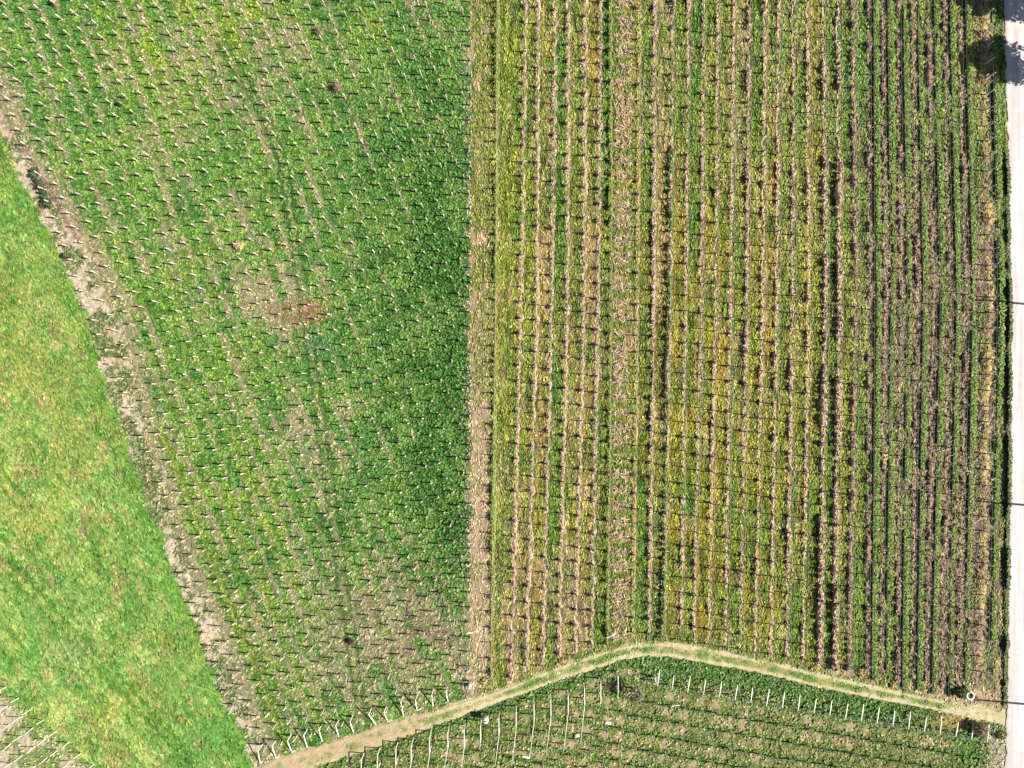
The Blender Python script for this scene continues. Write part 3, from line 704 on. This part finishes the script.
# ------------------------------------------------------------------ shrubs, trees, bits and pieces
def shrub(x, y, rad, h, n, col, label, name='shrub', L=.3, mat=None, wid=.35):
    root = empty(name, P(x, y, 0)); mb = MB()
    clump(mb, (0, 0, h * .5), rad, h * .55, n, np.array(col), L, wid)
    mb.build('foliage', mat or M_leaf, root)
    m = MB()
    for k in range(5):
        a = k * 1.3; m.tube([(0, 0, -.05), (math.cos(a) * rad * .4, math.sin(a) * rad * .4, h * .5), (math.cos(a) * rad * .75, math.sin(a) * rad * .75, h * .9)], [.05, .035, .015], lin((130, 104, 84)) * .6, 5)
    m.build('stem', M_cane, root)
    return tag(root, label, 'shrub')
DK = lin((104, 122, 78)) * .45
root = empty('bramble', P(43, 188, 0)); mb = MB()
for q in range(9):
    t = q / 8; clump(mb, ((-7 + 16 * t + rr.gauss(0, 1)) * S, (16 - 34 * t) * S, .45 + .3 * rr.random()), .3 + .25 * rr.random(), .6 + .4 * rr.random(), 170, DK * rr.uniform(.7, 1.2), .28)
mb.build('foliage', M_leaf, root); m = MB()
for q in range(6):
    t = q / 5; m.tube([((-6 + 14 * t) * S, (14 - 30 * t) * S, -.05), ((-7 + 14 * t) * S, (13 - 30 * t) * S, .9)], [.04, .015], BRN * .6, 5)
m.build('stem', M_cane, root); tag(root, 'long dark bramble in the hollow at the upper end of the bare bank', 'bramble')
shrub(70, 256, .5, 1.3, 330, DK, 'small dark bush standing alone on the bare dirt strip')
shrub(240, 246, .75, .8, 900, lin((214, 196, 150)) * .6, 'round straw coloured bush in the green left vineyard', 'dry_shrub', .35, M_cane, .12)
shrub(338, 88, .75, 1.2, 260, lin((178, 154, 130)) * .55, 'brown heap of branches in the upper left vineyard', 'brush_pile', .6, M_cane, .06)
shrub(319, 32, .6, 1.0, 200, lin((178, 154, 130)) * .55, 'small brown heap of branches near the top of the left vineyard', 'brush_pile', .6, M_cane, .06)
shrub(56, 3, .6, .9, 420, lin((190, 168, 128)) * .6, 'tan dry bush at the top edge of the left vineyard', 'dry_shrub', .4, M_cane, .12)
shrub(976, 726, 1.1, 1.9, 900, lin((172, 146, 122)) * .55, 'brown leafless bush beside the white post near the road', 'dry_shrub', .6, M_cane, .06)
shrub(957, 690, .85, 1.4, 800, DK, 'dark bush left of the white concrete ring')
shrub(1000, 734, .7, .6, 500, lin((168, 170, 90)) * .5, 'low yellow green bush at the road edge by the track mouth')
shrub(351, 641, .5, .8, 250, lin((110, 90, 78)) * .5, 'small dark twiggy heap beside the wheel marks in the left vineyard', 'brush_pile', .7, M_cane, .05)
YEL = lin((226, 204, 136)) * .6
for (x, y, s, w) in [(485, 681, .7, 'ending the tan path strip, by the white sack'), (563, 661, .6, 'at the foot of a row just above the track bend'), (815, 668, .6, 'at the foot of a row, left of the dusty clearing'), (862, 672, .75, 'in the middle of the right block foot'), (922, 684, .9, 'left of the dark bush by the concrete ring'), (893, 684, .55, 'between two larger yellow clumps at the rows foot')]:
    shrub(x, y, s, .4, 300, YEL, 'yellow dry clump ' + w, 'dry_clump', .32, M_cane, .2)
# concrete well ring
root = empty('well_ring', P(968.5, 694.5, 0)); m = MB(); NN = 28; ro, ri, hh = .62, .44, .5
V = []; F = []
for k in range(NN):
    a = 2 * math.pi * k / NN
    for rr_, z in ((ro, -.1), (ro, hh - .03), (ro - .03, hh), (ri + .03, hh), (ri, hh - .03), (ri, -.1)): V.append((rr_ * math.cos(a), rr_ * math.sin(a), z))
for k in range(NN):
    for j in range(5):
        A = k * 6 + j; Bq = ((k + 1) % NN) * 6 + j; F.append([A, Bq, Bq + 1, A + 1])
m.add(V, F, PALE * 1.0); m.build('ring', M_conc, root)
m = MB(); m.tube([(0, 0, -.05), (0, 0, .06)], ri + .01, lin((50, 56, 66)) * .3, 16); m.build('inside', M_dark, root)
tag(root, 'white concrete ring with a dark inside at the corner by the road', 'well ring')
def rocks(name, x, y, specs, label, cat, col, mat=M_conc):
    m = MB()
    for dx, dy, sx, sy, sz, rz_ in specs: m.box((dx, dy, sz * .35), (sx, sy, sz), np.array(col) * rr.uniform(.85, 1.1), rz_, .12)
    o = m.build(name, mat, None, P(x, y, 0)); return tag(o, label, cat)
rocks('concrete_slab', 966, 683, [(0, 0, 1.2, .45, .3, -.35)], 'pale broken concrete slab lying above the white ring', 'slab', PALE * .8)
rocks('fallen_board', 676, 705.5, [(0, 0, 1.3, .16, .12, .08)], 'white board lying on the grass below the forked white tree', 'board', PALE)
rocks('fallen_board', 526, 757, [(0, 0, 1.2, .2, .14, -.3)], 'white board lying low between the rolled nets', 'board', PALE)
rocks('stone', 608, 722.5, [(0, 0, .9, .35, .3, -.3)], 'pale stone in the lower vineyard by a dark patch', 'stone', PALE * .9)
rocks('stone', 577, 735, [(0, 0, .7, .5, .35, .2)], 'pinkish stone at the end of a rolled net', 'stone', PINK)
# water tank on a stand
root = empty('water_tank', P(486, 715, 0)); m = MB()
m.tube([(0, 0, 1.1), (0, 0, 1.16), (0, 0, 1.85), (0, 0, 2.0), (0, 0, 2.06)], [.36, .42, .42, .32, .16], PALE * 1.05, 16); m.build('tank', M_plastic, root)
m = MB(); m.tube([(0, 0, 2.06), (0, 0, 2.14)], .13, lin((70, 80, 100)) * .4, 10); m.build('lid', M_dark, root)
for sx in (-.3, .3):
    for sy in (-.3, .3):
        m = MB(); m.tube([(sx * 1.15, sy * 1.15, -.1), (sx, sy, 1.1)], .05, BRN * .7, 5); m.build('leg', M_wood, root)
m = MB(); m.box((0, 0, 1.06), (.9, .9, .08), BRN); m.build('platform', M_wood, root)
tag(root, 'white water tank on a dark stand at the track edge', 'water tank')
# white sack hung on the last post of the middle line
root = empty('white_sack', P(469.5, 684, 0)); m = MB()
m.tube([(0, 0, .0), (0, -.04, .12), (.02, -.1, .6), (0, -.05, 1.1), (0, 0, 1.3)], [.16, .26, .3, .2, .06], PALE * 1.05, 10); m.build('sack', M_plastic, root)
m = MB(); m.tube([(0, 0, 1.3), (.03, .03, 1.5)], .04, PALE * .7, 6); m.build('neck', M_plastic, root)
tag(root, 'upright white sack at the foot of the left vineyard by the tan path', 'sack')
m = MB(); m.tube([P(607, 637, 0.1), P(610, 633.5, .9), P(613, 630, 1.5)], [.13, .14, .12], PALE, 8); tag(m.build('leaning_pole', M_conc), 'thick white pole leaning at the foot of a row above the track bend', 'pole')
m = MB(); m.tube([P(468, 632.5, .12), P(473, 632, .2)], [.1, .09], PALE, 6); tag(m.build('fallen_stake', M_conc), 'white stake lying on the weeds left of the tan path', 'stake')
m = MB(); m.tube([(0, 0, -.05), (0, 0, .5), (0, 0, .52), (0, 0, .2)], [.24, .26, .2, .18], lin((46, 50, 56)) * .3, 14); tag(m.build('black_drum', M_dark, None, P(119.5, 105, 0)), 'small black drum standing in the upper left vineyard', 'drum')

# bare pale trees
def bare_tree(x, y, h, label, seed, col, nb=6, shadow_fol=0):
    q = random.Random(seed); root = empty('bare_tree', P(x, y, 0)); m = MB()
    m.tube([(0, 0, -.2), (.05, .02, h * .25), (.0, .08, h * .45)], [.14, .11, .09], col * .8, 7); m.build('trunk', M_wood, root)
    for k in range(nb):
        a = k * 6.28 / nb + q.uniform(-.4, .4); z0 = h * q.uniform(.25, .45); L = h * q.uniform(.4, .6); m = MB()
        p = Vector((0, .05, z0)); d = Vector((math.cos(a) * .7, math.sin(a) * .7, .9)).normalized(); pp = [p]
        for s_ in range(4):
            d = (d + Vector((q.gauss(0, .15), q.gauss(0, .15), .12))).normalized(); p = p + d * L / 4; pp.append(p)
        m.tube(pp, [.1, .09, .075, .06, .03], col, 5)
        for s_ in range(4):
            b = pp[q.randrange(1, 5)]; dd = Vector((q.gauss(0, 1), q.gauss(0, 1), .5)).normalized(); e = b + dd * L * .4
            m.tube([b, (b + e) / 2 + Vector((0, 0, .08)), e], [.035, .028, .012], col * q.uniform(.7, 1.1), 4)
        m.build('limb', M_wood, root)
    if shadow_fol:
        m = MB(); clump(m, (0, 0, h * .62), h * .42, h * .34, shadow_fol, lin((120, 128, 84)) * .5, .26); m.build('crown', M_leaf, root)  # leaf mass added to the bare tree to fill out its shadow
    return tag(root, label, 'tree')
bare_tree(634, 688, 3.6, 'pale bare tree with whitish branches at the track bend', 4, PALE * .9, 7, 500)
bare_tree(654, 676, 2.4, 'small forked white trunked sapling right of the pale bare tree', 9, PALE * .9, 3)

# roadside trees (just outside the right-hand frame edge; their shade falls over the road)
def tree(x, y, h, rad, label, seed):
    q = random.Random(seed); root = empty('roadside_tree', P(x, y, 0)); m = MB()
    m.tube([(0, 0, -.3), (.1, 0, h * .2), (.05, .1, h * .45), (0, .1, h * .7)], [.28, .2, .15, .07], lin((110, 92, 76)) * .5, 8)
    cl = []
    for k in range(11):
        a = k * 2.4 + q.uniform(-.3, .3); rd = rad * q.uniform(.25, .72); z = h * q.uniform(.38, .9); e = (math.cos(a) * rd, math.sin(a) * rd, z); cl.append(e)
        m.tube([(.05, .05, h * q.uniform(.2, .5)), (e[0] * .5, e[1] * .5, z * .85), e], [.1, .06, .03], lin((110, 92, 76)) * .5, 6)
    m.build('trunk', M_wood, root)
    m = MB()
    for e in cl: clump(m, e, rad * q.uniform(.34, .5), h * q.uniform(.07, .13), 620, lin((72, 112, 46)) * .5 * q.uniform(.8, 1.2), .42)
    m.build('crown', M_leaf, root)
    return tag(root, label, 'tree')
tree(1066, 6, 14, 3.7, 'leafy tree right of the road at the top corner, the one nearest the top edge', 1)
tree(1066, 67, 13.5, 3.9, 'lower leafy tree right of the road, casting the dappled shade', 2)
tree(1066, -44, 13.0, 3.6, 'leafy roadside tree standing north of the picture top', 3)
# utility poles on the far verge
for n_, y in enumerate((306, 507, 706)):
    root = empty('utility_pole', P(1049, y, 0)); m = MB(); m.tube([(0, 0, -.4), (0, 0, 5), (0, 0, 9.8)], [.2, .16, .12], lin((150, 144, 132)) * .6, 8); m.build('shaft', M_conc, root)
    m = MB(); m.tube([(-.1, -.8, 9.3), (-.1, .8, 9.3)], .06, lin((120, 112, 100)) * .6, 6); m.build('crossarm', M_wood, root)
    for q in (-.7, 0, .7):
        m = MB(); m.tube([(-.1, q, 9.35), (-.1, q, 9.5)], [.05, .03], lin((220, 220, 215)) * .7, 6); m.build('insulator', M_plastic, root)
    tag(root, 'utility pole right of the pale road, %s from the top' % ['first', 'second', 'third'][n_], 'utility pole', 'utility poles along the road')

# ------------------------------------------------------------------ light, sky, camera
sun_dir = Vector((1, -.085, .86)).normalized()
w = bpy.data.worlds.new('World'); sc.world = w; w.use_nodes = True; nt = w.node_tree
sky = nt.nodes.new('ShaderNodeTexSky'); sky.sky_type = 'NISHITA'; sky.sun_disc = False
sky.sun_elevation = math.asin(sun_dir.z); sky.sun_rotation = math.atan2(sun_dir.x, sun_dir.y)
bg = nt.nodes['Background']; bg.inputs['Strength'].default_value = .05
nt.links.new(sky.outputs['Color'], bg.inputs['Color'])
sl = bpy.data.lights.new('sun', 'SUN'); sl.energy = 5.0; sl.angle = math.radians(.5); sl.color = (1, .95, .87)
so = bpy.data.objects.new('sun', sl); C.objects.link(so); so.rotation_euler = (-sun_dir).to_track_quat('-Z', 'Y').to_euler(); so.location = (60, -10, 80)
cam = bpy.data.cameras.new('camera'); co = bpy.data.objects.new('camera', cam); C.objects.link(co)
cam.sensor_width = 36; cam.lens = 36 * CAMH / (1024 * S); cam.clip_end = 20000; cam.clip_start = .5
co.location = (0, 0, CAMH); co.rotation_euler = (0, 0, 0); sc.camera = co
sc.view_settings.view_transform = 'Standard'; sc.view_settings.look = 'None'; sc.view_settings.gamma = 1
sc.view_settings.exposure = 1.22
sc.render.resolution_x = 1024; sc.render.resolution_y = 768
